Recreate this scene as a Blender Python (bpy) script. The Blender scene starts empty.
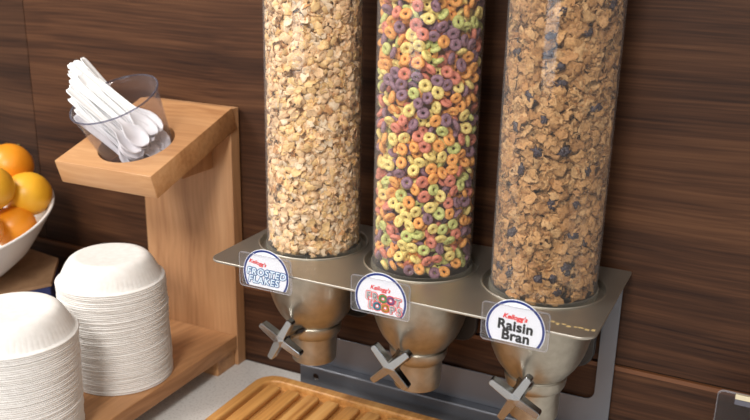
import bpy, bmesh, math, random
import numpy as np
from mathutils import Vector, Matrix, Euler, noise
random.seed(7); rng = np.random.default_rng(7)
S = bpy.context.scene
col = S.collection
PI = math.pi

# ------------------------------------------------------------------ camera
cd = bpy.data.cameras.new('camera'); cam = bpy.data.objects.new('camera', cd); col.objects.link(cam)
cR = Vector((0.8973984, 0.4408131, 0.01897168)); cU = Vector((-0.14841546, 0.26109003, 0.95383691)); cF = Vector((-0.41551049, 0.8587874, -0.29972526))
M = Matrix((cR, cU, -cF)).transposed().to_4x4(); M.translation = Vector((0.39738, -1.07213, 0.67521))
cam.matrix_world = M
cd.sensor_width = 36; cd.lens = 845.654/750*36
cd.clip_start = .02
cd.dof.use_dof = True; cd.dof.focus_distance = 1.04; cd.dof.aperture_fstop = 5.0
S.camera = cam
# ------------------------------------------------------------------ view, world, lights
S.view_settings.view_transform = 'Standard'; S.view_settings.look = 'None'
S.view_settings.exposure = 0.13; S.view_settings.gamma = 1; S.view_settings.use_curve_mapping = False
W = bpy.data.worlds.new('World'); S.world = W; W.use_nodes = True
wn = W.node_tree.nodes; wl = W.node_tree.links
bg = wn['Background']; bg.inputs[1].default_value = .72
tc = wn.new('ShaderNodeTexCoord'); sx = wn.new('ShaderNodeSeparateXYZ'); mr = wn.new('ShaderNodeValToRGB')
mp = wn.new('ShaderNodeMath'); mp.operation = 'MULTIPLY_ADD'; mp.inputs[1].default_value = .5; mp.inputs[2].default_value = .5
wl.new(tc.outputs['Generated'], sx.inputs[0]); wl.new(sx.outputs['Z'], mp.inputs[0]); wl.new(mp.outputs[0], mr.inputs[0]); wl.new(mr.outputs[0], bg.inputs[0])
mr.color_ramp.elements[0].color = (.22, .17, .14, 1); mr.color_ramp.elements[0].position = .3
mr.color_ramp.elements[1].color = (1.0, .93, .84, 1); mr.color_ramp.elements[1].position = .95
e = mr.color_ramp.elements.new(.52); e.color = (.52, .47, .43, 1)

def area(name, loc, target, sx_, sy_, power, color):
    l = bpy.data.lights.new(name, 'AREA'); l.shape = 'RECTANGLE'; l.size = sx_; l.size_y = sy_; l.energy = power; l.color = color
    o = bpy.data.objects.new(name, l); col.objects.link(o); o.location = loc
    o.rotation_euler = (Vector(target)-Vector(loc)).to_track_quat('-Z', 'Y').to_euler()
    return o
area('ceiling_light_panel', (-1.3, -1.15, 1.8), (-.1, -.1, .2), .7, .6, 34, (1, .95, .89))
area('ceiling_spot_panel', (.25, -1.95, 1.65), (-.1, -.1, .25), .42, .42, 29, (1, .95, .89))
area('window_daylight', (-.45, -3.3, .36), (0, -.1, .35), 1.5, .62, 10, (.74, .87, 1.0))

# ------------------------------------------------------------------ materials
def mat(name, color, rough=.5, metal=0, **kw):
    m = bpy.data.materials.new(name); m.use_nodes = True; b = m.node_tree.nodes['Principled BSDF']
    b.inputs['Base Color'].default_value = (*color, 1); b.inputs['Roughness'].default_value = rough; b.inputs['Metallic'].default_value = metal
    for k, v in kw.items(): b.inputs[k.replace('_', ' ')].default_value = v
    return m
def nd(m, t): return m.node_tree.nodes.new(t)
def lk(m, a, b): m.node_tree.links.new(a, b)
def bs(m): return m.node_tree.nodes['Principled BSDF']
def add_noise_color(m, c1, c2, scale=(30, 30, 30), detail=4, lo=.35, hi=.65, bump=0, bdist=.001, distortion=0, src='Object', nscale=1):
    t = nd(m, 'ShaderNodeTexCoord'); mp = nd(m, 'ShaderNodeMapping'); n = nd(m, 'ShaderNodeTexNoise'); r = nd(m, 'ShaderNodeValToRGB')
    mp.inputs['Scale'].default_value = scale; n.inputs['Scale'].default_value = nscale; n.inputs['Detail'].default_value = detail; n.inputs['Distortion'].default_value = distortion
    lk(m, t.outputs[src], mp.inputs[0]); lk(m, mp.outputs[0], n.inputs[0]); lk(m, n.outputs[0], r.inputs[0])
    r.color_ramp.elements[0].color = (*c1, 1); r.color_ramp.elements[1].color = (*c2, 1); r.color_ramp.elements[0].position = lo; r.color_ramp.elements[1].position = hi
    lk(m, r.outputs[0], bs(m).inputs['Base Color'])
    if bump:
        b = nd(m, 'ShaderNodeBump'); b.inputs['Strength'].default_value = bump; b.inputs['Distance'].default_value = bdist
        lk(m, n.outputs[0], b.inputs['Height']); lk(m, b.outputs[0], bs(m).inputs['Normal'])
    return n, r, mp
def wood(name, dark, mid, light, axis, freq=26, along=1.3, fine=150, rough=.5, contrast=1.0, warp=.35, offset=(0, 0, 0)):
    m = mat(name, mid, rough)
    t = nd(m, 'ShaderNodeTexCoord'); mp = nd(m, 'ShaderNodeMapping'); mp2 = nd(m, 'ShaderNodeMapping')
    s1 = [freq]*3; s1[axis] = along; s2 = [fine]*3; s2[axis] = along*4
    mp.inputs['Scale'].default_value = s1; mp2.inputs['Scale'].default_value = s2; mp.inputs['Location'].default_value = offset
    n0 = nd(m, 'ShaderNodeTexNoise'); n0.inputs['Scale'].default_value = 3.2; n0.inputs['Detail'].default_value = 1.5
    lk(m, t.outputs['Object'], n0.inputs[0])
    va = nd(m, 'ShaderNodeVectorMath'); va.operation = 'SCALE'; va.inputs['Scale'].default_value = warp/3.0
    lk(m, n0.outputs['Color'], va.inputs[0])
    vb = nd(m, 'ShaderNodeVectorMath'); vb.operation = 'ADD'; lk(m, t.outputs['Object'], vb.inputs[0]); lk(m, va.outputs[0], vb.inputs[1])
    n1 = nd(m, 'ShaderNodeTexNoise'); n1.inputs['Scale'].default_value = 1; n1.inputs['Detail'].default_value = 5; n1.inputs['Roughness'].default_value = .6
    n2 = nd(m, 'ShaderNodeTexNoise'); n2.inputs['Scale'].default_value = 1; n2.inputs['Detail'].default_value = 3
    lk(m, vb.outputs[0], mp.inputs[0]); lk(m, mp.outputs[0], n1.inputs[0])
    lk(m, vb.outputs[0], mp2.inputs[0]); lk(m, mp2.outputs[0], n2.inputs[0])
    mx = nd(m, 'ShaderNodeMath'); mx.operation = 'MULTIPLY_ADD'; mx.inputs[1].default_value = .38
    ms = nd(m, 'ShaderNodeMath'); ms.operation = 'MULTIPLY'; ms.inputs[1].default_value = .62
    lk(m, n1.outputs[0], ms.inputs[0]); lk(m, n2.outputs[0], mx.inputs[0]); lk(m, ms.outputs[0], mx.inputs[2])
    r = nd(m, 'ShaderNodeValToRGB'); r.color_ramp.elements[0].color = (*dark, 1); r.color_ramp.elements[1].color = (*light, 1)
    r.color_ramp.elements[0].position = .5-.16/contrast; r.color_ramp.elements[1].position = .5+.17/contrast
    e = r.color_ramp.elements.new(.5); e.color = (*mid, 1)
    lk(m, mx.outputs[0], r.inputs[0]); lk(m, r.outputs[0], bs(m).inputs['Base Color'])
    b = nd(m, 'ShaderNodeBump'); b.inputs['Strength'].default_value = .12; b.inputs['Distance'].default_value = .0006
    lk(m, n2.outputs[0], b.inputs['Height']); lk(m, b.outputs[0], bs(m).inputs['Normal'])
    return m

WALNUT = wood('walnut_panel', (.016, .0052, .0022), (.060, .0232, .0098), (.116, .049, .0210), 0, freq=24, along=1.1, fine=280, rough=.58, contrast=1.1, warp=.06)
WALNUT2 = wood('walnut_panel_offset', (.014, .005, .0024), (.046, .0185, .0085), (.088, .0385, .018), 0, freq=24, along=1.1, fine=280, rough=.58, contrast=1.1, warp=.06, offset=(5, 3, 9))
for m in (WALNUT, WALNUT2): bs(m).inputs['Specular IOR Level'].default_value = .28
EDGE = mat('edge_banding', (.17, .065, .025), .5)
DARKGAP = mat('dark_gap', (.01, .006, .004), .9)
OAKV = wood('oak_vertical_grain', (.31, .145, .062), (.45, .235, .11), (.56, .32, .165), 2, freq=16, along=1.4, fine=160, rough=.45, contrast=.95, warp=.25)
OAKY = wood('oak_depth_grain', (.31, .145, .058), (.46, .235, .105), (.56, .315, .155), 1, freq=18, along=1.4, fine=160, rough=.45, contrast=.95, warp=.25)
OAKX = wood('oak_cross_grain', (.34, .155, .06), (.48, .245, .105), (.58, .325, .155), 0, freq=18, along=1.4, fine=160, rough=.42, contrast=.95, warp=.25)
BAMBOO = wood('bamboo', (.36, .15, .038), (.54, .26, .075), (.66, .37, .13), 1, freq=40, along=2, fine=220, rough=.38, contrast=1.0, warp=.08)
KRAFT = mat('brown_board', (.30, .175, .09), .75); add_noise_color(KRAFT, (.27, .155, .08), (.34, .20, .105), (60, 60, 60))
BLUE = mat('navy_blue_card', (.012, .022, .11), .55)
QUARTZ = mat('quartz_counter', (.6, .59, .57), .28)
n, r, mp = add_noise_color(QUARTZ, (.52, .505, .49), (.70, .69, .675), (260, 260, 260), 6, .30, .50)
def steel(name, c, rough, axis=0):
    m = mat(name, c, rough, 1.0)
    t = nd(m, 'ShaderNodeTexCoord'); mp = nd(m, 'ShaderNodeMapping'); n = nd(m, 'ShaderNodeTexNoise')
    s = [900]*3; s[axis] = 12; mp.inputs['Scale'].default_value = s; n.inputs['Detail'].default_value = 2; n.inputs['Scale'].default_value = 1
    lk(m, t.outputs['Object'], mp.inputs[0]); lk(m, mp.outputs[0], n.inputs[0])
    mr = nd(m, 'ShaderNodeMapRange'); mr.inputs['To Min'].default_value = rough-.05; mr.inputs['To Max'].default_value = rough+.07
    lk(m, n.outputs[0], mr.inputs[0]); lk(m, mr.outputs[0], bs(m).inputs['Roughness'])
    return m
STEEL = steel('brushed_steel', (.50, .475, .42), .45)
PANELST = steel('steel_dark_reflection', (.165, .175, .20), .40); bs(PANELST).inputs['Metallic'].default_value = .7  # same steel as the deck; darker bluish reflections are put into its colour
SATIN = steel('satin_nickel_casting', (.50, .44, .36), .40, 2)
add_noise_color(SATIN, (.385, .36, .305), (.45, .42, .36), (90, 90, 90))
CHROME = mat('polished_nickel', (.37, .385, .40), .18, 1.0)
BLACKP = mat('black_plastic', (.018, .018, .02), .35)
WHITEP = mat('white_plastic', (.88, .89, .91), .35); bs(WHITEP).inputs['Subsurface Weight'].default_value = .0
CERAMIC = mat('white_ceramic', (.72, .70, .68), .22)
PAPER = mat('pressed_paper', (.78, .745, .70), .8)
add_noise_color(PAPER, (.70, .682, .66), (.76, .745, .73), (120, 120, 120), 2, .3, .7, .1, .0003)
BRANM = None
def clear(name, tint=(.97, .975, .98), ior=1.45, haze=.03, hz=(.8, .8, .8), refl=.35):
    m = bpy.data.materials.new(name); m.use_nodes = True; nt = m.node_tree; nt.nodes.remove(nt.nodes['Principled BSDF'])
    out = nt.nodes['Material Output']
    tr = nd(m, 'ShaderNodeBsdfTransparent'); tr.inputs[0].default_value = (*tint, 1)
    gl = nd(m, 'ShaderNodeBsdfGlossy'); gl.inputs['Roughness'].default_value = .09
    df = nd(m, 'ShaderNodeBsdfDiffuse'); df.inputs[0].default_value = (*hz, 1)
    lf = nd(m, 'ShaderNodeLayerWeight'); lf.inputs['Blend'].default_value = .5
    pw = nd(m, 'ShaderNodeMath'); pw.operation = 'POWER'; pw.inputs[1].default_value = 4.5; lk(m, lf.outputs['Facing'], pw.inputs[0])
    fr = nd(m, 'ShaderNodeMath'); fr.operation = 'MULTIPLY_ADD'; fr.inputs[1].default_value = refl; fr.inputs[2].default_value = .022; lk(m, pw.outputs[0], fr.inputs[0])
    m1 = nd(m, 'ShaderNodeMixShader'); m1.inputs[0].default_value = haze
    lw = nd(m, 'ShaderNodeLayerWeight'); lw.inputs[0].default_value = .3
    ma = nd(m, 'ShaderNodeMath'); ma.operation = 'MULTIPLY_ADD'; ma.inputs[1].default_value = haze*2.5; ma.inputs[2].default_value = haze*.3
    lk(m, lw.outputs['Facing'], ma.inputs[0]); lk(m, ma.outputs[0], m1.inputs[0])
    lk(m, tr.outputs[0], m1.inputs[1]); lk(m, df.outputs[0], m1.inputs[2])
    m2 = nd(m, 'ShaderNodeMixShader'); lk(m, fr.outputs[0], m2.inputs[0]); lk(m, m1.outputs[0], m2.inputs[1]); lk(m, gl.outputs[0], m2.inputs[2])
    lk(m, m2.outputs[0], out.inputs['Surface'])
    return m
ACRYL = clear('clear_acrylic_tube', (.97, .96, .95), 1.4, .045, (.75, .72, .72))
CUPCL = clear('clear_cup_plastic', (.90, .89, .91), 1.45, .035, (.6, .6, .65))
SLEEVE = clear('clear_label_sleeve', (.97, .97, .98), 1.45, .02, (.85, .85, .88))
SLEDGE = clear('clear_sleeve_edge', (.9, .9, .92), 1.45, .22, (.75, .75, .8))

# ------------------------------------------------------------------ mesh helpers
def obj(name, me, m=None, parent=None, smooth=False):
    o = bpy.data.objects.new(name, me); col.objects.link(o)
    if m is not None:
        for x in (m if isinstance(m, (list, tuple)) else [m]): me.materials.append(x)
    if parent: o.parent = parent
    if smooth:
        for p in me.polygons: p.use_smooth = True
    return o
def from_bm(bm, name):
    me = bpy.data.meshes.new(name); bm.normal_update(); bm.to_mesh(me); bm.free(); return me
def tag(o, label=None, cat=None, group=None, kind=None):
    if label: o['label'] = label
    if cat: o['category'] = cat
    if group: o['group'] = group
    if kind: o['kind'] = kind
    return o
def empty(name, loc, label, cat, group=None, rot=(0, 0, 0)):
    o = bpy.data.objects.new(name, None); col.objects.link(o); o.location = loc; o.rotation_euler = rot
    o.empty_display_size = .02
    return tag(o, label, cat, group)
def box_bm(bm, x0, x1, y0, y1, z0, z1, mi=0):
    vs = [bm.verts.new(v) for v in ((x0, y0, z0), (x1, y0, z0), (x1, y1, z0), (x0, y1, z0), (x0, y0, z1), (x1, y0, z1), (x1, y1, z1), (x0, y1, z1))]
    for f in ((3, 2, 1, 0), (4, 5, 6, 7), (0, 1, 5, 4), (1, 2, 6, 5), (2, 3, 7, 6), (3, 0, 4, 7)):
        fc = bm.faces.new([vs[i] for i in f]); fc.material_index = mi
def box(name, x0, x1, y0, y1, z0, z1, m, parent=None, bev=.0):
    bm = bmesh.new(); box_bm(bm, x0, x1, y0, y1, z0, z1)
    if bev: bmesh.ops.bevel(bm, geom=bm.edges[:], offset=bev, segments=2, profile=.5, affect='EDGES')
    return obj(name, from_bm(bm, name), m, parent)
def lathe(name, prof, m, parent=None, seg=96, closed=False, smooth=True, fn=None):
    bm = bmesh.new(); rings = []
    for r_, z in prof:
        if r_ < 1e-6: rings.append([bm.verts.new((0, 0, z))]); continue
        rings.append([bm.verts.new((r_*math.cos(2*PI*k/seg), r_*math.sin(2*PI*k/seg), z)) for k in range(seg)])
    pairs = list(zip(rings, rings[1:])) + ([(rings[-1], rings[0])] if closed else [])
    for a, b in pairs:
        if len(a) == 1 and len(b) == 1: continue
        for k in range(seg):
            k2 = (k+1) % seg
            if len(a) == 1: bm.faces.new((a[0], b[k2], b[k]))
            elif len(b) == 1: bm.faces.new((a[k], a[k2], b[0]))
            else: bm.faces.new((a[k], a[k2], b[k2], b[k]))
    if fn:
        for v in bm.verts: v.co = fn(v.co)
    bmesh.ops.recalc_face_normals(bm, faces=bm.faces[:])
    o = obj(name, from_bm(bm, name), m, parent, smooth)
    if smooth:
        try: o.data.set_sharp_from_angle(angle=math.radians(40))
        except Exception: pass
    return o
def rrect(x0, x1, y0, y1, r, n=8):
    if not isinstance(r, (list, tuple)): r = [r]*4          # order: (x0,y0) (x1,y0) (x1,y1) (x0,y1)
    pts = []
    for (cx, cy, a0, rr) in ((x0+r[0], y0+r[0], PI, r[0]), (x1-r[1], y0+r[1], 1.5*PI, r[1]), (x1-r[2], y1-r[2], 0, r[2]), (x0+r[3], y1-r[3], .5*PI, r[3])):
        for k in range(n+1):
            a = a0+k/n*PI/2; pts.append((cx+rr*math.cos(a), cy+rr*math.sin(a)))
    return pts
def circ(cx, cy, r, n=48): return [(cx+r*math.cos(2*PI*k/n), cy+r*math.sin(2*PI*k/n)) for k in range(n)]
def plate_mesh(name, loops, thick, bev=0):
    """flat sheet with holes from outlines (outer first), centred on z=0, local XY"""
    cu = bpy.data.curves.new(name, 'CURVE'); cu.dimensions = '2D'; cu.fill_mode = 'BOTH'; cu.extrude = max(thick/2-bev, 1e-5); cu.bevel_depth = bev; cu.bevel_resolution = 1; cu.offset = -bev
    for L in loops:
        sp = cu.splines.new('POLY'); sp.points.add(len(L)-1); sp.use_cyclic_u = True
        for p, q in zip(sp.points, L): p.co = (q[0], q[1], 0, 1)
    o = bpy.data.objects.new('tmp', cu); col.objects.link(o)
    dg = bpy.context.evaluated_depsgraph_get(); dg.update()
    me = bpy.data.meshes.new_from_object(o.evaluated_get(dg)); bpy.data.objects.remove(o); bpy.data.curves.remove(cu)
    me.name = name; me.materials.clear()
    return me
def text_mesh(s, size, bold=0, shear=0, extr=.0001, spacing=1.0):
    if bold:
        base = text_mesh(s, size, 0, shear, extr, spacing); bm = bmesh.new()
        for rr in ([bold] if bold < .0006 else [bold*.55, bold]):
            for k in range(12):
                q = base.copy(); q.transform(Matrix.Translation((rr*math.cos(k*PI/6), rr*math.sin(k*PI/6), .000004*k))); bm.from_mesh(q); bpy.data.meshes.remove(q)
        bm.from_mesh(base); return from_bm(bm, 'lettering')
    cu = bpy.data.curves.new('t', 'FONT'); cu.body = s; cu.size = size; cu.offset = bold; cu.shear = shear; cu.extrude = extr; cu.align_x = 'CENTER'; cu.space_character = spacing
    o = bpy.data.objects.new('tmp', cu); col.objects.link(o)
    dg = bpy.context.evaluated_depsgraph_get(); dg.update()
    me = bpy.data.meshes.new_from_object(o.evaluated_get(dg)); bpy.data.objects.remove(o); bpy.data.curves.remove(cu)
    me.materials.clear()
    return me
RX90 = Matrix.Rotation(PI/2, 4, 'X')
def dup(o, parent=None):
    c = o.copy(); col.objects.link(c); c.parent = parent
    for ch in list(o.children): dup(ch, c)
    return c

# ------------------------------------------------------------------ setting
bm = bmesh.new()
box_bm(bm, -.7992, 1.6, .0, .02, .1405, 1.5, 0)
box_bm(bm, -2.2, -.8008, .0, .02, .1405, 1.5, 1)
box_bm(bm, -2.2, 1.6, .003, .03, -.02, 1.5, 3)
box_bm(bm, -2.2, 1.6, -.003, .003, -.02, .1318, 0)
box_bm(bm, -2.2, 1.6, -.003, .003, .1318, .1378, 2)
tag(obj('wall_back', from_bm(bm, 'wall_back'), [WALNUT, WALNUT2, EDGE, DARKGAP]), 'dark walnut veneer wall panelling with horizontal grain', None, None, 'structure')
tag(box('counter_top', -2.2, 1.6, -.85, -.003, -.04, 0, QUARTZ, None, .002), 'pale speckled stone counter', None, None, 'structure')

# ------------------------------------------------------------------ steel stand
H = .2784; YT = -.1068; SP = .1632
st = empty('dispenser_stand', (0, 0, 0), 'brushed steel stand holding the three tall cereal tubes against the walnut wall', 'stand')
me = plate_mesh('deck', [rrect(-.2505, .2535, -.235, -.0085, [.019, .019, .003, .003], 10)] + [circ(i*SP, YT, .0752, 72) for i in (-1, 0, 1)], .003, .0007)
o = obj('deck', me, STEEL, st); o.location = (0, 0, H-.0015)
bm = bmesh.new()
me = plate_mesh('back_panel', [rrect(-.245, .2452, .034, .2753, .0015, 2), rrect(-.2225, .2228, .0841, .262, .013, 6)], .0025, .0005)
me.transform(RX90); o = obj('back_panel', me, PANELST, st); o.location = (0, -.0105, 0)
# bent foot: curved strip then the flange standing on the counter
bm = bmesh.new()
prof = [(-.0118, .0345)]
prof = [(-.0093, .0345), (-.0118, .0345)]
for k in range(7):
    a = k/6*PI/2; prof.append((-.0245-.0030*math.sin(a), .0310+.0030*math.cos(a)))
outer = [(-.0118, .034)] + [(-.0245-.0030*math.sin(k/6*PI/2), .0310+.0030*math.cos(k/6*PI/2)) for k in range(7)]
inner = [(y+.0018 if i > 0 else y, z-.0020 if i < 7 else z) for i, (y, z) in enumerate(outer)]
L = outer + list(reversed(inner))
xs = [-.2352, .2452]
va = [[bm.verts.new((x, y, z)) for (y, z) in L] for x in xs]
n_ = len(L)
for k in range(n_): bm.faces.new((va[0][k], va[0][(k+1) % n_], va[1][(k+1) % n_], va[1][k]))
bm.faces.new(va[0]); bm.faces.new(list(reversed(va[1])))
bmesh.ops.recalc_face_normals(bm, faces=bm.faces[:])
ft = obj('foot_bend', from_bm(bm, 'foot_bend'), PANELST, st)
me = plate_mesh('foot_flange', [rrect(-.2352, .2452, .0, .031, .001, 2), circ(-.2068, .0170, .0055, 24), circ(.215, .0165, .0042, 24)], .0018, .0002)
me.transform(RX90); o = obj('foot_flange', me, PANELST, st); o.location = (0, -.0266, 0)
# small yellow marks on the right of the deck
GOLD = mat('yellow_mark', (.42, .31, .14), .6)
bm = bmesh.new()
for k, (dx, dy, w_, h_) in enumerate([(-.022, .003, .005, .004), (-.0155, .0, .004, .005), (-.009, .002, .004, .003), (-.003, -.001, .005, .004), (.004, .001, .003, .003), (.010, .0015, .006, .003), (.017, .0, .005, .004), (.0235, .002, .004, .005)]):
    box_bm(bm, .224+dx-w_/2, .224+dx+w_/2, -.212+dy-h_/2, -.212+dy+h_/2, H, H+.00015)
obj('deck_mark', from_bm(bm, 'deck_mark'), GOLD, st)['label'] = 'small yellow marks on the deck'

# ------------------------------------------------------------------ canisters
def funnel_bump(co):
    r_ = math.hypot(co.x, co.y)
    if r_ < .02 or co.y > 0: return co
    t = min(max((co.z-.165)/.055, 0), 1)
    w = .006+.009*t*t
    a = math.exp(-(co.x/w)**2)
    zf = math.exp(-((co.z-.178)/.024)**2)
    k = .009*a*zf
    return Vector((co.x, co.y-k, co.z))
def cross_mesh():
    L = .0350; w = .0046; g = .0058
    base = [(L-.002, -w), (L, -w+.002), (L, w-.002), (L-.002, w), (g+.002, w+.0006)]
    pts = []
    for q in range(4):
        a = q*PI/2
        for x, y in base[:4]+[(w+.0012, w+.0012)]:
            pts.append((x*math.cos(a)-y*math.sin(a), x*math.sin(a)+y*math.cos(a)))
    bm = bmesh.new(); vf = [bm.verts.new((x, y, .0075-.055*math.hypot(x, y))) for x, y in pts]; vc = bm.verts.new((0, 0, .0080)); vb = [bm.verts.new((x*1.0, y*1.0, -.0060)) for x, y in pts]
    bm.faces.new(list(reversed(vb)))
    n_ = len(pts)
    for q in range(4):
        i0 = 5*q; bm.faces.new([vf[i0], vf[i0+1], vf[i0+2], vf[i0+3], vf[i0+4], vc, vf[i0-1]])
    for k in range(n_): bm.faces.new((vf[k], vb[k], vb[(k+1) % n_], vf[(k+1) % n_]))
    bmesh.ops.recalc_face_normals(bm, faces=bm.faces[:])
    bmesh.ops.bevel(bm, geom=[e for e in bm.edges], offset=.0011, segments=2, profile=.5, affect='EDGES')
    bmesh.ops.triangulate(bm, faces=[f for f in bm.faces if len(f.verts) > 4])
    return from_bm(bm, 'dispensing_knob')
CR = cross_mesh()
specs = [(-1, 'left clear tube dispenser full of pale corn flakes with satin metal spout', -28),
         (0, 'middle clear tube dispenser full of multicoloured ring cereal with satin metal spout', -45),
         (1, 'right clear tube dispenser full of brown bran flakes and raisins with satin metal spout', -27)]
TOPZ = .735
for i, lab, ang in specs:
    X = i*SP
    c = empty('cereal_dispenser', (X, YT, 0), lab, 'cereal dispenser', 'cereal dispensers on the steel stand')
    lathe('tube', [(.0650, H-.0060), (.0650, TOPZ), (.0638, TOPZ), (.0638, H-.0060)], ACRYL, c, 128, True)
    lathe('collar', [(.0768, H+.0002), (.0768, H+.0010), (.0758, H+.0018), (.0746, H+.0012), (.0738, H-.0010), (.0732, H-.0062), (.0600, H-.0062), (.0600, H-.0116), (.0748, H-.0116), (.0748, H+.0002)], STEEL, c, 96, True)
    lathe('base_ring', [(.0651, H+.0022), (.0664, H+.0019), (.0670, H+.0007), (.0670, H-.0060), (.0651, H-.0060)], clear('base_ring_plastic', (.85, .84, .8), 1.45, .10, (.6, .58, .52), .5) if i == -1 else bpy.data.materials['base_ring_plastic'], c, 96, True)
    fp = [(.0672, H-.0120), (.0668, .250), (.0660, .235), (.0643, .218), (.0618, .205), (.0585, .194), (.0545, .184), (.0500, .1755), (.0450, .1685), (.0412, .1640), (.0396, .1615),
          (.0380, .1606), (.0375, .1596), (.0381, .1587), (.0393, .1577), (.0393, .1545), (.0388, .150), (.0378, .1460), (.0362, .1427), (.0342, .1408), (.0332, .1396), (.0329, .1380), (.0326, .120), (.0322, .104), (.0318, .1012),
          (.0300, .1010), (.0300, .125), (.0305, .140), (.0335, .152), (.038, .167), (.048, .184), (.058, .206), (.0640, H-.0120)]
    lathe('funnel', fp, SATIN, c, 128, True, fn=funnel_bump)
    # axle hub between funnel and knob
    hb = lathe('knob_hub', [(0, 0), (.0105, 0), (.0105, .010), (.0088, .014), (.0085, .036), (.0098, .038), (.0098, .043), (0, .043)], CHROME, c, 40)
    hb.rotation_euler = (PI/2, 0, 0); hb.location = (-.0010, -.0385, .1640)
    k = obj('dispensing_knob', CR, None, c)
    if not CR.materials: CR.materials.append(CHROME)
    k.rotation_euler = Euler((PI/2, 0, 0)); k.location = (-.0010, -.0870, .1650)
    k.rotation_euler = (Matrix.Rotation(PI/2, 3, 'X') @ Matrix.Rotation(math.radians(ang), 3, 'Z')).to_euler()
    # dark rear bracket seen between funnel and back panel
    me = plate_mesh('rear_bracket', [rrect(-.058, .058, .141, H-.0074, [.026, .026, .004, .004], 8)], .010, .002)
    me.transform(RX90); rb = obj('rear_bracket', me, BLACKP, c); rb.location = (0, .0745, 0); rb['label'] = 'black rear mounting plate'

# ------------------------------------------------------------------ cereal
def noise_disc(R, rings, seg, curl, rough, seed, thick):
    rg = np.random.default_rng(seed); vs = [(0, 0, 0)]; fs = []
    ph = rg.uniform(0, 6.28, 6); am = rg.uniform(.04, .16, 6)
    ax = rg.uniform(0, PI)
    for k in range(1, rings+1):
        for s in range(seg):
            a = 2*PI*s/seg; out = 1+sum(am[j]*math.sin((j+2)*a+ph[j]) for j in range(4))
            r_ = R*k/rings*out
            vs.append((r_*math.cos(a), r_*math.sin(a), 0))
    V = np.array(vs)
    u = V[:, 0]*math.cos(ax)+V[:, 1]*math.sin(ax); w = -V[:, 0]*math.sin(ax)+V[:, 1]*math.cos(ax)
    V[:, 2] = -curl*u*u/R - .4*curl*w*w/R
    for q in range(len(V)):
        V[q, 2] += rough*noise.noise(Vector((V[q, 0]*260, V[q, 1]*260, seed*3.1)))
    for s in range(seg): fs.append((0, 1+s, 1+(s+1) % seg))
    for k in range(rings-1):
        for s in range(seg):
            a = 1+k*seg+s; b = 1+k*seg+(s+1) % seg; fs.append((a, a+seg, b+seg, b))
    n0 = len(V); V = np.vstack([V, V-[0, 0, thick]]); bot = [tuple(reversed([x+n0 for x in f])) for f in fs]
    rim = [(1+(rings-1)*seg+(s+1) % seg, 1+(rings-1)*seg+s, n0+1+(rings-1)*seg+s, n0+1+(rings-1)*seg+(s+1) % seg) for s in range(seg)]
    return V, fs+bot+rim
def basis(nrm, spin):
    nrm = nrm/np.linalg.norm(nrm); h = np.array([0, 0, 1.]) if abs(nrm[2]) < .9 else np.array([1., 0, 0])
    e = np.cross(h, nrm); e /= np.linalg.norm(e); g = np.cross(nrm, e)
    c_, s_ = math.cos(spin), math.sin(spin)
    return np.stack([e*c_+g*s_, -e*s_+g*c_, nrm], 1)
def flakes(name, X, count, R, curl, rough, colors, zlo, zhi, tilt, m, core, keep=None):
    tm = [noise_disc(R*f_, 4 if R > .009 else 3, 14 if R > .009 else 12, curl*cu, rough, 10+j, .0005) for j, (f_, cu) in enumerate([(1, 1), (.85, 1.6), (1.15, .7), (.7, 1.2), (1, -1.1), (.9, .5), (1.1, 1.4)])]
    VV = []; FF = []; CC = []; off = 0
    for q in range(count):
        V, fs = tm[rng.integers(len(tm))]
        th = rng.uniform(0, 2*PI); z = rng.uniform(zlo, zhi); dep = rng.random()**1.2*(.015 if R > .009 else .012)
        rad = np.array([math.cos(th), math.sin(th), 0]); tl = rng.normal(0, tilt, 3)
        B = basis(rad+tl, rng.uniform(0, 6.28)); s = rng.uniform(.75, 1.15)
        P = (V*s)@B.T + rad*(.0612-dep) + np.array([0, 0, z])
        r_ = np.hypot(P[:, 0], P[:, 1]); k = np.where(r_ > .0630, .0630/r_, 1); P[:, 0] *= k; P[:, 1] *= k
        P[:, 2] = np.clip(P[:, 2], H-.0035, None)
        cc = np.array(colors[rng.choice(len(colors), p=[c_[1] for c_ in colors])][0])*rng.uniform(.85, 1.12)
        VV.append(P); CC.append(np.tile(np.r_[cc, 1], (len(P), 1))); FF += [tuple(x+off for x in f) for f in fs]; off += len(P)
    # solid core behind the outer flakes; shade between them is put into its colour
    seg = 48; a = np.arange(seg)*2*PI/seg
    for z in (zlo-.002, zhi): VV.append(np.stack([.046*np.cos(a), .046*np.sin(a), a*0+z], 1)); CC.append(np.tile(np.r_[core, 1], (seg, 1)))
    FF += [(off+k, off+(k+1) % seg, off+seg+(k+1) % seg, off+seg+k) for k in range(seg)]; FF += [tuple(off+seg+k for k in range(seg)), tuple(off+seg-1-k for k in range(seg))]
    VV = np.vstack(VV); CC = np.vstack(CC)
    me = bpy.data.meshes.new(name); me.from_pydata(VV.tolist(), [], FF)
    at = me.color_attributes.new('tone', 'FLOAT_COLOR', 'POINT'); at.data.foreach_set('color', CC.astype(np.float32).ravel())
    me.update()
    o = obj(name, me, m, None, True); o.location = (X, YT, 0)
    return o
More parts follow.
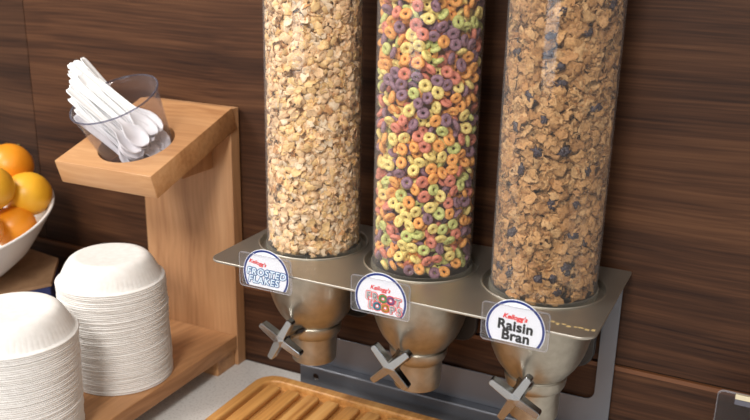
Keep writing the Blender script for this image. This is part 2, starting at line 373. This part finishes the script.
def flake_mat(name, spot, spotamt, rough=.6, scale=420, bump=.5):
    m = mat(name, (.6, .4, .2), rough)
    at = nd(m, 'ShaderNodeAttribute'); at.attribute_name = 'tone'
    t = nd(m, 'ShaderNodeTexCoord'); n = nd(m, 'ShaderNodeTexNoise'); n.inputs['Scale'].default_value = scale; n.inputs['Detail'].default_value = 4
    lk(m, t.outputs['Object'], n.inputs[0])
    r = nd(m, 'ShaderNodeMapRange'); r.inputs['From Min'].default_value = .48; r.inputs['From Max'].default_value = .72; r.inputs['To Max'].default_value = spotamt
    lk(m, n.outputs[0], r.inputs[0])
    mx = nd(m, 'ShaderNodeMix'); mx.data_type = 'RGBA'; lk(m, r.outputs[0], mx.inputs[0]); lk(m, at.outputs['Color'], mx.inputs[6]); mx.inputs[7].default_value = (*spot, 1)
    lk(m, mx.outputs[2], bs(m).inputs['Base Color'])
    b = nd(m, 'ShaderNodeBump'); b.inputs['Strength'].default_value = bump; b.inputs['Distance'].default_value = .0008
    lk(m, n.outputs[0], b.inputs['Height']); lk(m, b.outputs[0], bs(m).inputs['Normal'])
    return m
FM1 = flake_mat('sugared_corn_flake', (.66, .38, .15), .4, .55, 420, .4)
FM2 = flake_mat('bran_flake', (.20, .09, .03), .75, .65, 420, 1.0)
f1 = flakes('corn_flakes', -SP, 8500, .0062, .42, .0020, [((.92, .67, .41), .5), ((.93, .66, .32), .27), ((.93, .78, .57), .19), ((.66, .36, .15), .04)], H+.001, .73, .5, FM1, (.78, .50, .26))
tag(f1, 'pale sugared corn flakes filling the left tube', 'cereal', None, 'stuff')
f3 = flakes('bran_flakes', SP, 4000, .0092, .50, .0056, [((.52, .295, .115), .5), ((.43, .225, .08), .3), ((.58, .36, .16), .2)], H+.001, .73, .55, FM2, (.05, .022, .009))  # near-black core colour stands in for shade between the bran flakes
tag(f3, 'brown bran flakes filling the right tube', 'cereal', None, 'stuff')

def blob(name, R, sc, amp, seed, sub=2, freq=1.3):
    bm = bmesh.new(); bmesh.ops.create_icosphere(bm, subdivisions=sub, radius=1)
    for v in bm.verts:
        n_ = noise.noise(v.co*freq+Vector((seed, 0, 0))) + .5*noise.noise(v.co*freq*2.7+Vector((0, seed, 0)))
        v.co = Vector((v.co.x*sc[0], v.co.y*sc[1], v.co.z*sc[2]))*R*(1+amp*n_)
    me = from_bm(bm, name)
    for p in me.polygons: p.use_smooth = True
    return me
RAISIN = mat('raisin', (.035, .022, .04), .38); add_noise_color(RAISIN, (.014, .008, .012), (.055, .042, .066), (500, 500, 500), 3, .4, .62, .8, .001)
rm = [blob('raisin', .0062, (1.25, .8, .62), .55, s, 3, 1.8) for s in (1, 5, 9)]
for me in rm: me.materials.append(RAISIN)
def camth(X): return math.atan2(-1.07213-YT, .39738-X)
def pix_on_tube(px, py, X, rad):
    o_ = np.array([.39738, -1.07213, .67521]); v = np.array(cF)*845.654+np.array(cR)*(px-375)-np.array(cU)*(py-210)
    a = v[0]**2+v[1]**2; dx = o_[0]-X; dy = o_[1]-YT; b = 2*(dx*v[0]+dy*v[1]); c_ = dx*dx+dy*dy-rad*rad
    D = b*b-4*a*c_
    if D < 0: return None
    t = (-b-math.sqrt(D))/(2*a); return o_+v*t
rpos = [(565, 8), (517, 52), (588, 32), (551, 36), (548, 55), (516, 126), (503, 48), (613, 4), (560, 67), (561, 84), (587, 170), (552, 204), (537, 152), (583, 243), (512, 232), (500, 265), (510, 272), (566, 270), (540, 279), (553, 279), (557, 292), (563, 152), (530, 96), (596, 108), (545, 118), (577, 205), (521, 170), (573, 236)]
for j, (px, py) in enumerate(rpos):
    p = pix_on_tube(px, py, SP, .0600)
    if p is None: continue
    o = obj('raisin', rm[j % 3]); o.location = p
    rad = Vector((p[0]-SP, p[1]-YT, 0)).normalized(); o.rotation_euler = (rad.to_track_quat('Z', 'Y') @ Euler((random.uniform(-.4, .4), random.uniform(-.4, .4), random.uniform(0, 6))).to_quaternion()).to_euler()
    s = random.uniform(.75, 1.05); o.scale = (s, s, s)
    tag(o, 'dark purple raisin among the bran flakes in the right tube', 'raisin', 'raisins among the bran flakes')

def torus_mesh(name, R, r_, seed):
    bm = bmesh.new(); N1, N2 = 22, 12; V = []
    for a in range(N1):
        row = []
        for b in range(N2):
            A = 2*PI*a/N1; B = 2*PI*b/N2
            p = Vector(((R+r_*math.cos(B))*math.cos(A), (R+r_*math.cos(B))*math.sin(A), .92*r_*math.sin(B)))
            p *= 1+.05*noise.noise(p*420+Vector((seed, 0, 0))) + .05*math.sin(2*A+seed)
            row.append(bm.verts.new(p))
        V.append(row)
    for a in range(N1):
        for b in range(N2): bm.faces.new((V[a][b], V[(a+1) % N1][b], V[(a+1) % N1][(b+1) % N2], V[a][(b+1) % N2]))
    bmesh.ops.recalc_face_normals(bm, faces=bm.faces[:])
    me = from_bm(bm, name)
    for p in me.polygons: p.use_smooth = True
    return me
LC = [('purple', (.255, .14, .20), .21), ('orange', (.88, .40, .10), .30), ('yellow', (.86, .70, .24), .21), ('green', (.55, .60, .20), .14), ('red', (.66, .22, .15), .15)]
loops = []
for nme, c_, w_ in LC:
    m = mat('loop_'+nme, c_, .62); add_noise_color(m, tuple(x*.78 for x in c_), tuple(min(1, x*1.18+.02) for x in c_), (380, 380, 380), 4, .35, .65, .6, .0008)
    me = torus_mesh('loop_'+nme, .0047, .0031, len(loops)); me.materials.append(m); loops.append(me)
pts = []
def dart(rad, mind, tries, extra=None):
    out = []
    P = np.zeros((0, 3))
    for q in range(tries):
        th = rng.uniform(-PI, PI); z = rng.uniform(H+.004, .728)
        p = np.array([rad*math.cos(th), rad*math.sin(th), z])
        if len(P) and np.min(np.sum((P-p)**2, 1)) < mind**2: continue
        P = np.vstack([P, p]); out.append(th)
    return P, out
P1, T1 = dart(.0580, .0123, 26000)
P2, T2 = dart(.0495, .0100, 12000)
ct = camth(0); cand = []; rest = []
for p, th in zip(P1, T1):
    d = (th-ct+PI) % (2*PI)-PI
    w = Vector((p[0], p[1]+YT, p[2])) - cam.matrix_world.translation
    py = 210-845.65*w.dot(cU)/w.dot(cF)
    (cand if abs(d) < 1.62 and py > -8 else rest).append((abs(d), p))
cand.sort(key=lambda t: t[0]); rest += cand[298:]; cand = cand[:298]
wts = np.array([x[2] for x in LC]); wts /= wts.sum()
def rand_basis(p, tilt): return basis(np.array([p[0], p[1], 0])/math.hypot(p[0], p[1])+rng.normal(0, tilt, 3), rng.uniform(0, 6.28))
for d, p in cand:
    k = rng.choice(5, p=wts); o = obj('cereal_loop', loops[k])
    B = rand_basis(p, .52)
    # keep inside the tube wall: push in when the ring stands edge-on
    tiltk = 1-abs(B[0, 2]*p[0]+B[1, 2]*p[1])/math.hypot(p[0], p[1]); sh = 1-.055*tiltk
    mtx = Matrix([[*B[0], p[0]*sh], [*B[1], YT+p[1]*sh], [*B[2], p[2]], [0, 0, 0, 1]])
    o.matrix_world = mtx; s = rng.uniform(.93, 1.06); o.scale = (s, s, s)
    tag(o, LC[k][0]+' ring-shaped cereal loop pressed against the front of the middle tube', 'cereal loop', 'cereal loops in the middle tube')
bm = bmesh.new(); VV = []; FF = []; MI = []; off = 0
base = []
for me in loops: base.append((np.array([v.co[:] for v in me.vertices]), [tuple(p.vertices) for p in me.polygons]))
for p in [q[1] for q in rest]+list(P2):
    k = rng.choice(5, p=wts); V, fs = base[k]; B = rand_basis(p, .6)
    tiltk = 1-abs(B[0, 2]*p[0]+B[1, 2]*p[1])/math.hypot(p[0], p[1]); sh = 1-.055*tiltk
    VV.append(V@B.T+np.array([p[0]*sh, p[1]*sh, p[2]])); FF += [tuple(x+off for x in f) for f in fs]; MI += [k]*len(fs); off += len(V)
seg = 48; a = np.arange(seg)*2*PI/seg
for z in (H+.002, .725): VV.append(np.stack([.044*np.cos(a), .044*np.sin(a), a*0+z], 1))
FF += [(off+k, off+(k+1) % seg, off+seg+(k+1) % seg, off+seg+k) for k in range(seg)]; FF += [tuple(off+seg+k for k in range(seg)), tuple(off+seg-1-k for k in range(seg))]; MI += [5]*(seg+2)
me = bpy.data.meshes.new('cereal_loops'); me.from_pydata(np.vstack(VV).tolist(), [], FF); me.polygons.foreach_set('material_index', MI); me.update()
o = obj('cereal_loops', me, [l.materials[0] for l in loops]+[mat('gap_shade_core', (.30, .14, .06), .8)], None, True); o.location = (0, YT, 0)  # core coloured dark to paint the shade in gaps between loops
tag(o, 'multicoloured cereal loops packed deeper inside the middle tube', 'cereal', None, 'stuff')

# ------------------------------------------------------------------ name cards
NAVY = mat('navy_ink', (.008, .025, .17), .5); CARDW = mat('white_card', (.80, .83, .88), .5); RED = mat('red_ink', (.75, .03, .03), .5)
BLK = mat('black_ink', (.012, .012, .015), .5); MIDB = mat('mid_blue_ink', (.025, .12, .33), .5); PALE = mat('pale_blue_ink', (.70, .84, .95), .5)
GRN = mat('green_ink', (.12, .50, .12), .5); PUR = mat('purple_ink', (.35, .12, .35), .5); ORG = mat('orange_ink', (.9, .45, .05), .5); TEAL = mat('teal_ink', (.03, .35, .50), .5); WHT = mat('white_ink', (.85, .85, .85), .5)
def put(me, m, parent, name, x, z, y, rot=0, sx_=1):
    me.transform(RX90 @ Matrix.Rotation(rot, 4, 'Z') @ Matrix.Diagonal((sx_, 1, 1, 1)))
    o = obj(name, me, m, parent); o.location = (x, y, z); return o
def arch(R, cut, n=64):
    a0 = math.asin(cut/R); L = []
    for k in range(n+1):
        a = a0+(PI-2*a0)*k/n; L.append((R*math.cos(a), R*math.sin(a)))
    return L
def name_card(x, label):
    t = empty('name_card_holder', (x, -.2385, .2552), label, 'sign', 'name card holders on the front edge of the steel stand')
    bm = bmesh.new()
    me = plate_mesh('sleeve', [rrect(-.0385, .0385, 0, .046, .0045, 5)], .0008, .0002)
    m2 = me.copy(); me.transform(Matrix.Translation((0, -.0020, 0)) @ RX90); m2.transform(Matrix.Translation((0, .0016, 0)) @ RX90)
    bm.from_mesh(me); bm.from_mesh(m2)
    box_bm(bm, -.034, .034, -.0016, .0012, 0, .0008)
    k0 = len(bm.faces); me = plate_mesh('e', [rrect(-.0387, .0387, -.0002, .0462, .0047, 5), rrect(-.0377, .0377, .0008, .0452, .0037, 5)], .0006)
    me.transform(Matrix.Translation((0, -.0026, 0)) @ RX90); bm.from_mesh(me); bm.faces.ensure_lookup_table()
    for f in bm.faces[k0:]: f.material_index = 1
    s = obj('sleeve', from_bm(bm, 'sleeve'), [SLEEVE, SLEDGE], t); s['label'] = 'clear acrylic sleeve'
    cz = .0195; R = .0340; cut = -.0175
    me = plate_mesh('card', [arch(R, cut)], .0006); me.transform(RX90); c = obj('card', me, CARDW, t); c.location = (0, -.0004, cz)
    outer = arch(R-.0007, cut, 64); inn = arch(R-.0034, cut, 64)
    me = plate_mesh('card_border', [outer+list(reversed(inn))], .0002); me.transform(RX90); b = obj('card_border', me, NAVY, c); b.location = (0, -.0004, 0)
    return t, c
for fnm, X, txt in (('frosted', -.1565, 0), ('loops', .0040, 1), ('bran', .1683, 2)):
    labs = ['arched name card reading FROSTED FLAKES in blue, below the left tube', 'arched name card reading FROOT LOOPS in coloured letters, below the middle tube', 'arched name card reading Raisin Bran in black, below the right tube']
    t, c = name_card(X, labs[txt])
    Y = -.0005
    if txt == 0:
        put(text_mesh("Kellogg's", .0072, .00018, .3), RED, c, 'script_lettering', -.0125, .0125, Y, -.12)
        for s, zz, xx in (('FROSTED', -.0018, .0005), ('FLAKES', -.0125, -.0040)):
            for lay, (bd, mm) in enumerate(((.00135, MIDB), (.0003, PALE))):
                put(text_mesh(s, .0126, bd, .2, .0001, 1.14), mm, c, 'lettering', xx, zz, Y-.00022*lay, 0, 1.0)
    elif txt == 1:
        put(text_mesh("Kellogg's", .0074, .00018, .3), RED, c, 'script_lettering', -.001, .0115, Y, -.04)
        def row(s, cols, x0, z0, step, size):
            for k, (ch, cm) in enumerate(zip(s, cols)):
                rr = (-.03, .06, -.05, .04, -.06)[k % 5]
                for lay, (bd, mm) in enumerate(((.00185, RED), (.00085, cm))):
                    put(text_mesh(ch, size, bd), mm, c, 'lettering', x0-.0015+step[k]*1.22, z0-.0006*k, Y-.00025*lay-.00001*k, rr)
        row('FROOT', [WHT, WHT, GRN, PUR, WHT], -.0145, -.0012, [0, .0074, .0156, .0240, .0312], .0128)
        row('LOOPS', [WHT, TEAL, ORG, WHT, WHT], -.0110, -.0125, [0, .0070, .0153, .0232, .0302], .0128)
    else:
        put(text_mesh("Kellogg's", .0078, .00030, .3), RED, c, 'script_lettering', -.001, .0105, Y, -.03)
        put(text_mesh('Raisin', .0165, .00065, 0, .0001, 1.05), BLK, c, 'lettering', .0, -.0030, Y, -.03)
        put(text_mesh('Bran', .0165, .00065, 0, .0001, 1.05), BLK, c, 'lettering', .001, -.0150, Y, -.03)

# ------------------------------------------------------------------ wooden organiser
wr = empty('wooden_organiser', (-.443, 0, 0), 'light wooden rack with a tilted cup block above and a low shelf holding the bowls', 'rack')
def wbox(name, x0, x1, y0, y1, z0, z1, m, bev=.0012):
    o = box(name, x0+.443, x1+.443, y0, y1, z0, z1, m, wr, bev); return o
wbox('back_board', -.534, -.3560, -.0275, -.0045, .0, .432, OAKV)
wbox('shelf', -.534, -.3570, -.520, -.0280, .030, .055, OAKY)
wbox('foot', -.392, -.3620, -.075, -.0290, 0, .0288, OAKX)
wbox('foot', -.530, -.5000, -.075, -.0290, 0, .0288, OAKX)
wbox('foot', -.392, -.3620, -.500, -.4500, 0, .0288, OAKX)
TL = math.radians(18.435)
hole = (-.4385+.443, .0750)
me = plate_mesh('cup_block', [rrect(-.0865, .0890, 0, .2010, .0012, 2), circ(hole[0], hole[1], .0560, 72)], .036, .0008)
me.transform(Matrix.Translation((0, 0, -.018)))
cb = obj('cup_block', me, OAKX, wr); cb.location = (0, -.2154, .3707); cb.rotation_euler = (TL, 0, 0)
# triangular bracket under the block
bm = bmesh.new()
A = [(-.0280, .336), (-.0280, .3940), (-.066, .3813), (-.104, .3686), (-.104, .336)]
va = [[bm.verts.new((x, y, z)) for (y, z) in A] for x in (-.060, .051)]
for k in range(5): bm.faces.new((va[0][k], va[0][(k+1) % 5], va[1][(k+1) % 5], va[1][k]))
bm.faces.new(va[0]); bm.faces.new(list(reversed(va[1])))
bmesh.ops.recalc_face_normals(bm, faces=bm.faces[:])
obj('bracket', from_bm(bm, 'bracket'), OAKV, wr).location = (0, 0, -.0006)

# ------------------------------------------------------------------ cup and spoons
CT = math.radians(24); CY = math.radians(-6)
U = Vector((0, math.cos(TL), math.sin(TL))); cpos = Vector((-.4385, -.2154, .3707)) + U*.0740
cup = empty('cutlery_cup', cpos, 'clear plastic cup of white spoons set in the tilted wooden block', 'cup', None, (CT, CY, 0))
lathe('cup_wall', [(0, -.062), (.0425, -.062), (.0455, -.060), (.0520, 0), (.0614, .0665), (.0632, .0715), (.0650, .0735), (.0650, .0752), (.0628, .0755), (.0612, .0725), (.0599, .0665), (.0505, 0), (.0438, -.0585), (0, -.0585)], CUPCL, cup, 72)
rl = lathe('rim', [(.0640+.0013*math.cos(k/8*2*PI), .0750+.0013*math.sin(k/8*2*PI)) for k in range(8)], clear('cup_rim_plastic', (.62, .62, .68), 1.5, .12, (.3, .3, .38)), cup, 72, True)
def spoon_mesh():
    """handle along +Z, bowl at the bottom, hollow facing +X"""
    bm = bmesh.new()
    st_ = [(0, .0015, 0), (.004, .0085, .0015), (.012, .0135, .0050), (.022, .0150, .0068), (.032, .0135, .0056), (.042, .0085, .0022), (.050, .0045, 0), (.060, .0038, 0), (.100, .0046, 0), (.135, .0062, 0), (.148, .0066, 0), (.153, .0056, 0), (.156, .0030, 0)]
    rows = []
    for z, w, dep in st_:
        row = []
        for k in range(9):
            u = (k-4)/4
            x = -dep*(1-u*u) + (.0012*(u*u) if dep == 0 else 0)
            row.append(bm.verts.new((x, u*w, z)))
        rows.append(row)
    for a, b in zip(rows, rows[1:]):
        for k in range(8): bm.faces.new((a[k], a[k+1], b[k+1], b[k]))
    bm.normal_update()
    r = bmesh.ops.solidify(bm, geom=bm.faces[:], thickness=.0013)
    bmesh.ops.recalc_face_normals(bm, faces=bm.faces[:])
    me = from_bm(bm, 'plastic_spoon')
    for p in me.polygons: p.use_smooth = True
    me.materials.append(WHITEP); return me
sm = spoon_mesh()
CM = Matrix.Translation(cpos) @ Euler((CT, CY, 0)).to_matrix().to_4x4()
cnt = 0
for rowi, g0 in enumerate((-.026, -.013, .0, .013, .026)):
    for lay in range(9):
        f = (lay+(.5 if rowi % 2 else 0))/8.5
        b = Vector((-.001+.035*f+random.uniform(-.002, .002), g0*(.75+.3*f)+random.uniform(-.003, .003), -.044+.052*f+random.uniform(-.003, .003)))
        lean = math.radians(-(27+18*f)+random.uniform(-3.5, 3.5))
        side = math.radians(-7 - (rowi-2)*-1.0 + random.uniform(-5, 5))
        o = obj('plastic_spoon', sm)
        o.matrix_world = CM @ Matrix.Translation(b) @ Matrix.Rotation(side, 4, 'X') @ Matrix.Rotation(lean, 4, 'Y') @ Matrix.Rotation(random.uniform(-.35, .35), 4, 'Z')
        s_ = .84+.05*rowi; o.scale = (1, 1, s_)
        tag(o, 'white plastic spoon leaning with the others in the clear cup', 'spoon', 'white plastic spoons in the clear cup')

for k in range(10):
    b = Vector((.018+.0016*k, (-.024, .010, -.008, .024, .0)[k % 5], -.043+.0022*k))
    o = obj('plastic_spoon', sm)
    o.matrix_world = CM @ Matrix.Translation(b) @ Matrix.Rotation(math.radians(random.uniform(-10, 2)), 4, 'X') @ Matrix.Rotation(math.radians(-38+random.uniform(-3, 3)), 4, 'Y') @ Matrix.Rotation(random.uniform(-.5, .5), 4, 'Z')
    o.scale = (1, 1, .85)
    tag(o, 'white plastic spoon leaning with the others in the clear cup', 'spoon', 'white plastic spoons in the clear cup')

# ------------------------------------------------------------------ paper bowls
def bowl_mesh(seed):
    R = .0772; seg = 192
    outer = [(R-.0004, .0), (R+.0003, .0011), (R-.0003, .0021), (R-.0014, .0029), (R-.0034, .0031), (.0720, .0050), (.0690, .0110), (.0655, .0185), (.0612, .0262), (.0570, .0315), (.0530, .0345), (.0480, .0358), (.0430, .0354), (.0415, .0350), (0, .0350)]
    inner = [(0, .0338), (.0425, .0342), (.0480, .0346), (.0522, .0333), (.0560, .0304), (.0600, .0254), (.0643, .0180), (.0678, .0105), (.0708, .0040), (R-.0034, .0012), (R-.0010, .0000)]
    bm = bmesh.new(); rings = []
    for ii, (r_, z) in enumerate(outer+inner):
        if r_ < 1e-6: rings.append([bm.verts.new((0, 0, z))]); continue
        row = []
        fl = 0
        if .0045 < z < .032: fl = .0005*max(0, 1-abs(z-.008)/.013)
        for k in range(seg):
            a = 2*PI*k/seg
            rr = r_+fl*math.cos(64*a)*1.0 + .0006*noise.noise(Vector((math.cos(a)*1.5, math.sin(a)*1.5, seed)))
            zz = z+.0005*noise.noise(Vector((math.cos(a)*1.3, math.sin(a)*1.3, seed+7)))*(r_/R)
            row.append(bm.verts.new((rr*math.cos(a), rr*math.sin(a), zz)))
        rings.append(row)
    for a, b in list(zip(rings, rings[1:]))+[(rings[-1], rings[0])]:
        for k in range(seg):
            k2 = (k+1) % seg
            if len(a) == 1 and len(b) == 1: break
            if len(a) == 1: bm.faces.new((a[0], b[k2], b[k]))
            elif len(b) == 1: bm.faces.new((a[k], a[k2], b[0]))
            else: bm.faces.new((a[k], a[k2], b[k2], b[k]))
    bmesh.ops.recalc_face_normals(bm, faces=bm.faces[:])
    me = from_bm(bm, 'paper_bowl')
    for p in me.polygons: p.use_smooth = True
    me.materials.append(PAPER); return me
bms = [bowl_mesh(s) for s in (1, 4)]
for nm_, cx, cy, n_b, top in (('back', -.4460, -.2080, 54, .2045), ('front', -.4360, -.3925, 51, .1955)):
    step = (top-.0555)/(n_b-1)
    lx = 0; ly = 0
    for k in range(n_b):
        o = obj('paper_bowl', bms[k % 2])
        lx = lx*.8+random.uniform(-.0005, .0005); ly = ly*.8+random.uniform(-.0005, .0005)
        fr = k/(n_b-1)
        o.location = (cx+.010*(1-fr)*(nm_ == 'back')+lx, cy-.002*(1-fr)+ly, .0555+step*k+random.uniform(-.0003, .0003)*(0 < k < n_b-1)); o.rotation_euler = (0, 0, random.uniform(0, 6.28))
        s = 1-.035*(1-fr) + random.uniform(-.004, .004); o.scale = (s, s, 1)
        if k == n_b-1: lab = 'topmost upturned white paper bowl of the %s stack on the wooden shelf' % nm_
        elif k == 0: lab = 'lowest upturned white paper bowl of the %s stack, resting on the wooden shelf' % nm_
        else: lab = 'upturned white paper bowl inside the %s stack on the wooden shelf, only its rim showing' % nm_
        tag(o, lab, 'bowl', 'paper bowls in the %s stack' % nm_)

# ------------------------------------------------------------------ bamboo tray
tr = empty('bamboo_drip_tray', (0, 0, 0), 'slatted bamboo tray lying on the pale counter under the dispenser spouts', 'tray')
x0, x1, y0, y1 = -.285, .215, -.44, -.052
me = plate_mesh('tray_frame', [rrect(x0, x1, y0, y1, .034, 10), rrect(x0+.017, x1-.017, y0+.017, y1-.017, .020, 8)], .0175, .0025)
o = obj('tray_frame', me, BAMBOO, tr); o.location = (0, 0, .0094)
me = plate_mesh('tray_bottom', [rrect(x0+.010, x1-.010, y0+.010, y1-.010, .028, 8)], .004, 0)
o = obj('tray_bottom', me, BAMBOO, tr); o.location = (0, 0, .0044)
bm = bmesh.new(); x = x0+.0235
sl = plate_mesh('s', [rrect(0, .0225, y0+.024, y1-.026, .0045, 4)], .009, .0022)
while x+.02 < x1-.018:
    q = sl.copy(); q.transform(Matrix.Translation((x, 0, .0108))); bm.from_mesh(q); x += .0345
obj('tray_slats', from_bm(bm, 'tray_slats'), BAMBOO, tr)

# ------------------------------------------------------------------ fruit
nB = Vector((.03, -.215, 1)).normalized(); qB = Vector((0, 0, 1)).rotation_difference(nB)
cB = Vector((-.797, -.204, .238))
HB = .112
fb = empty('fruit_bowl', cB - nB*HB, 'wide white ceramic bowl heaped with oranges at the left edge', 'bowl'); fb.rotation_euler = qB.to_euler()
lathe('bowl_shell', [(0, 0), (.062, 0), (.064, .002), (.066, .006), (.090, .020), (.120, .045), (.146, .078), (.164, .104), (.170, .112), (.1695, .1140), (.1670, .1145), (.1640, .1125), (.158, .104), (.140, .079), (.114, .048), (.085, .025), (.055, .012), (0, .010)], CERAMIC, fb, 96)
ORM = []
for k, (a_, b_) in enumerate([((.76, .25, .010), (.82, .32, .016)), ((.79, .36, .018), (.83, .46, .028)), ((.76, .35, .022), (.74, .42, .03))]):
    m = mat('orange_peel_%d' % k, a_, .38); add_noise_color(m, a_, b_, (14, 14, 14), 3, .35, .65)
    t = nd(m, 'ShaderNodeTexCoord'); v = nd(m, 'ShaderNodeTexNoise'); v.inputs['Scale'].default_value = 420; lk(m, t.outputs['Object'], v.inputs[0])
    b = nd(m, 'ShaderNodeBump'); b.inputs['Strength'].default_value = .35; b.inputs['Distance'].default_value = .0006; lk(m, v.outputs[0], b.inputs['Height']); lk(m, b.outputs[0], bs(m).inputs['Normal'])
    ORM.append(m)
NAVEL = mat('fruit_navel', (.16, .13, .03), .7)
def orange(p, r_, mi, label, nav):
    e_ = empty('orange', p, label, 'orange', 'oranges in the white bowl')
    me = blob('peel', r_, (1, 1, .96), .025, mi*3+r_*100, 4, 1.0); me.materials.append(ORM[mi]); obj('peel', me, None, e_)
    nv = Vector(nav).normalized(); me = blob('stem_scar', .0036, (1, 1, .45), .2, 3, 2); me.materials.append(NAVEL); s = obj('stem_scar', me, None, e_)
    s.location = nv*r_*.985; s.rotation_euler = nv.to_track_quat('Z', 'Y').to_euler()
C0 = Vector((.39738, -1.07213, .67521))
def ray(px, py, t): return C0 + (cF*845.654+cR*(px-375)-cU*(py-210)).normalized()*t
orange(ray(9, 166, 1.575), .0400, 0, 'deep orange fruit at the top of the heap in the white bowl', (.2, .5, .9))
orange(ray(28, 194, 1.515), .0385, 1, 'yellowish orange beside the right rim of the white bowl, dark scar at its base', (.18, -.80, -.62))
orange(ray(14, 227, 1.50), .0360, 0, 'bright orange low at the front inside the white bowl', (-.5, -.2, .9))
orange(ray(-11, 188, 1.47), .0380, 2, 'yellow orange cut off by the left frame edge, above the front one', (-.5, .2, .9))
orange(ray(-22, 232, 1.44), .0370, 0, 'orange mostly outside the left frame edge, lowest in the bowl', (-.5, .2, .9))
# slanted board and blue box that carry the bowl
def onplane(px, py, P0, n):
    v = cF*845.654+cR*(px-375)-cU*(py-210); t = (P0-C0).dot(n)/v.dot(n); return C0+v*t
Pb = cB-nB*(HB+.0008)
corn = [onplane(*q, Pb, nB) for q in ((58, 258), (51, 283), (-10, 296))]
a, b, c_ = corn
far = [c_+Vector((-.16, .02, 0)), a+Vector((-.30, .02, 0))]
far = [f-nB*((f-Pb).dot(nB)) for f in far]
bm = bmesh.new(); top = [bm.verts.new(p) for p in (a, b, c_, far[0], far[1])]; bot = [bm.verts.new(v.co-nB*.006) for v in top]
bm.faces.new(top); bm.faces.new(list(reversed(bot)))
for k in range(5): bm.faces.new((top[k], bot[k], bot[(k+1) % 5], top[(k+1) % 5]))
bmesh.ops.recalc_face_normals(bm, faces=bm.faces[:])
bd = obj('display_board', from_bm(bm, 'display_board'), KRAFT); tag(bd, 'slanting brown board lying under the white fruit bowl', 'board')
bm = bmesh.new(); mid = sum((v for v in (a, b, c_, far[0], far[1])), Vector())/5
t2 = []
for p in (a, b, c_, far[0], far[1]):
    q = p+(mid-p)*.03-nB*.0066; t2.append(q)
tv = [bm.verts.new(p) for p in t2]; bv = [bm.verts.new((p.x, p.y, 0.0005)) for p in t2]
bm.faces.new(tv); bm.faces.new(list(reversed(bv)))
for k in range(5): bm.faces.new((tv[k], bv[k], bv[(k+1) % 5], tv[(k+1) % 5]))
bmesh.ops.recalc_face_normals(bm, faces=bm.faces[:])
tag(obj('display_box', from_bm(bm, 'display_box'), BLUE), 'navy blue box under the slanting brown board, behind the paper bowls', 'box')
print('board', [tuple(round(x, 3) for x in p) for p in corn])

# ------------------------------------------------------------------ clear holder at right edge
ch = empty('acrylic_holder', (.44, -.06, 0), 'clear acrylic holder with a pale metal clip, cut off by the right frame edge', 'holder')
me = plate_mesh('panel', [rrect(-.0625, .080, .001, .166, [.002, .002, .007, .007], 6)], .0025, .0006); me.transform(RX90); obj('panel', me, clear('grey_clear_panel', (.66, .65, .68), 1.45, .03, (.45, .42, .42)), ch)
me = plate_mesh('panel_edge', [rrect(-.0630, .0805, .0005, .1665, [.002, .002, .0075, .0075], 6), rrect(-.0617, .0792, .0018, .1652, [.001, .001, .0062, .0062], 6)], .0030); me.transform(RX90); obj('panel_edge', me, SLEDGE, ch)
box('base', -.062, .080, -.045, .020, 0, .0020, SLEEVE, ch, .0004)
box('clip', -.0430, .062, -.0062, -.0018, .1610, .1675, mat('pale_brass', (.78, .70, .50), .3, .6), ch, .0006)
box('clip_backing', -.0430, .062, -.0045, -.0018, .153, .1605, mat('grey_strip', (.10, .10, .13), .4), ch, .0006)
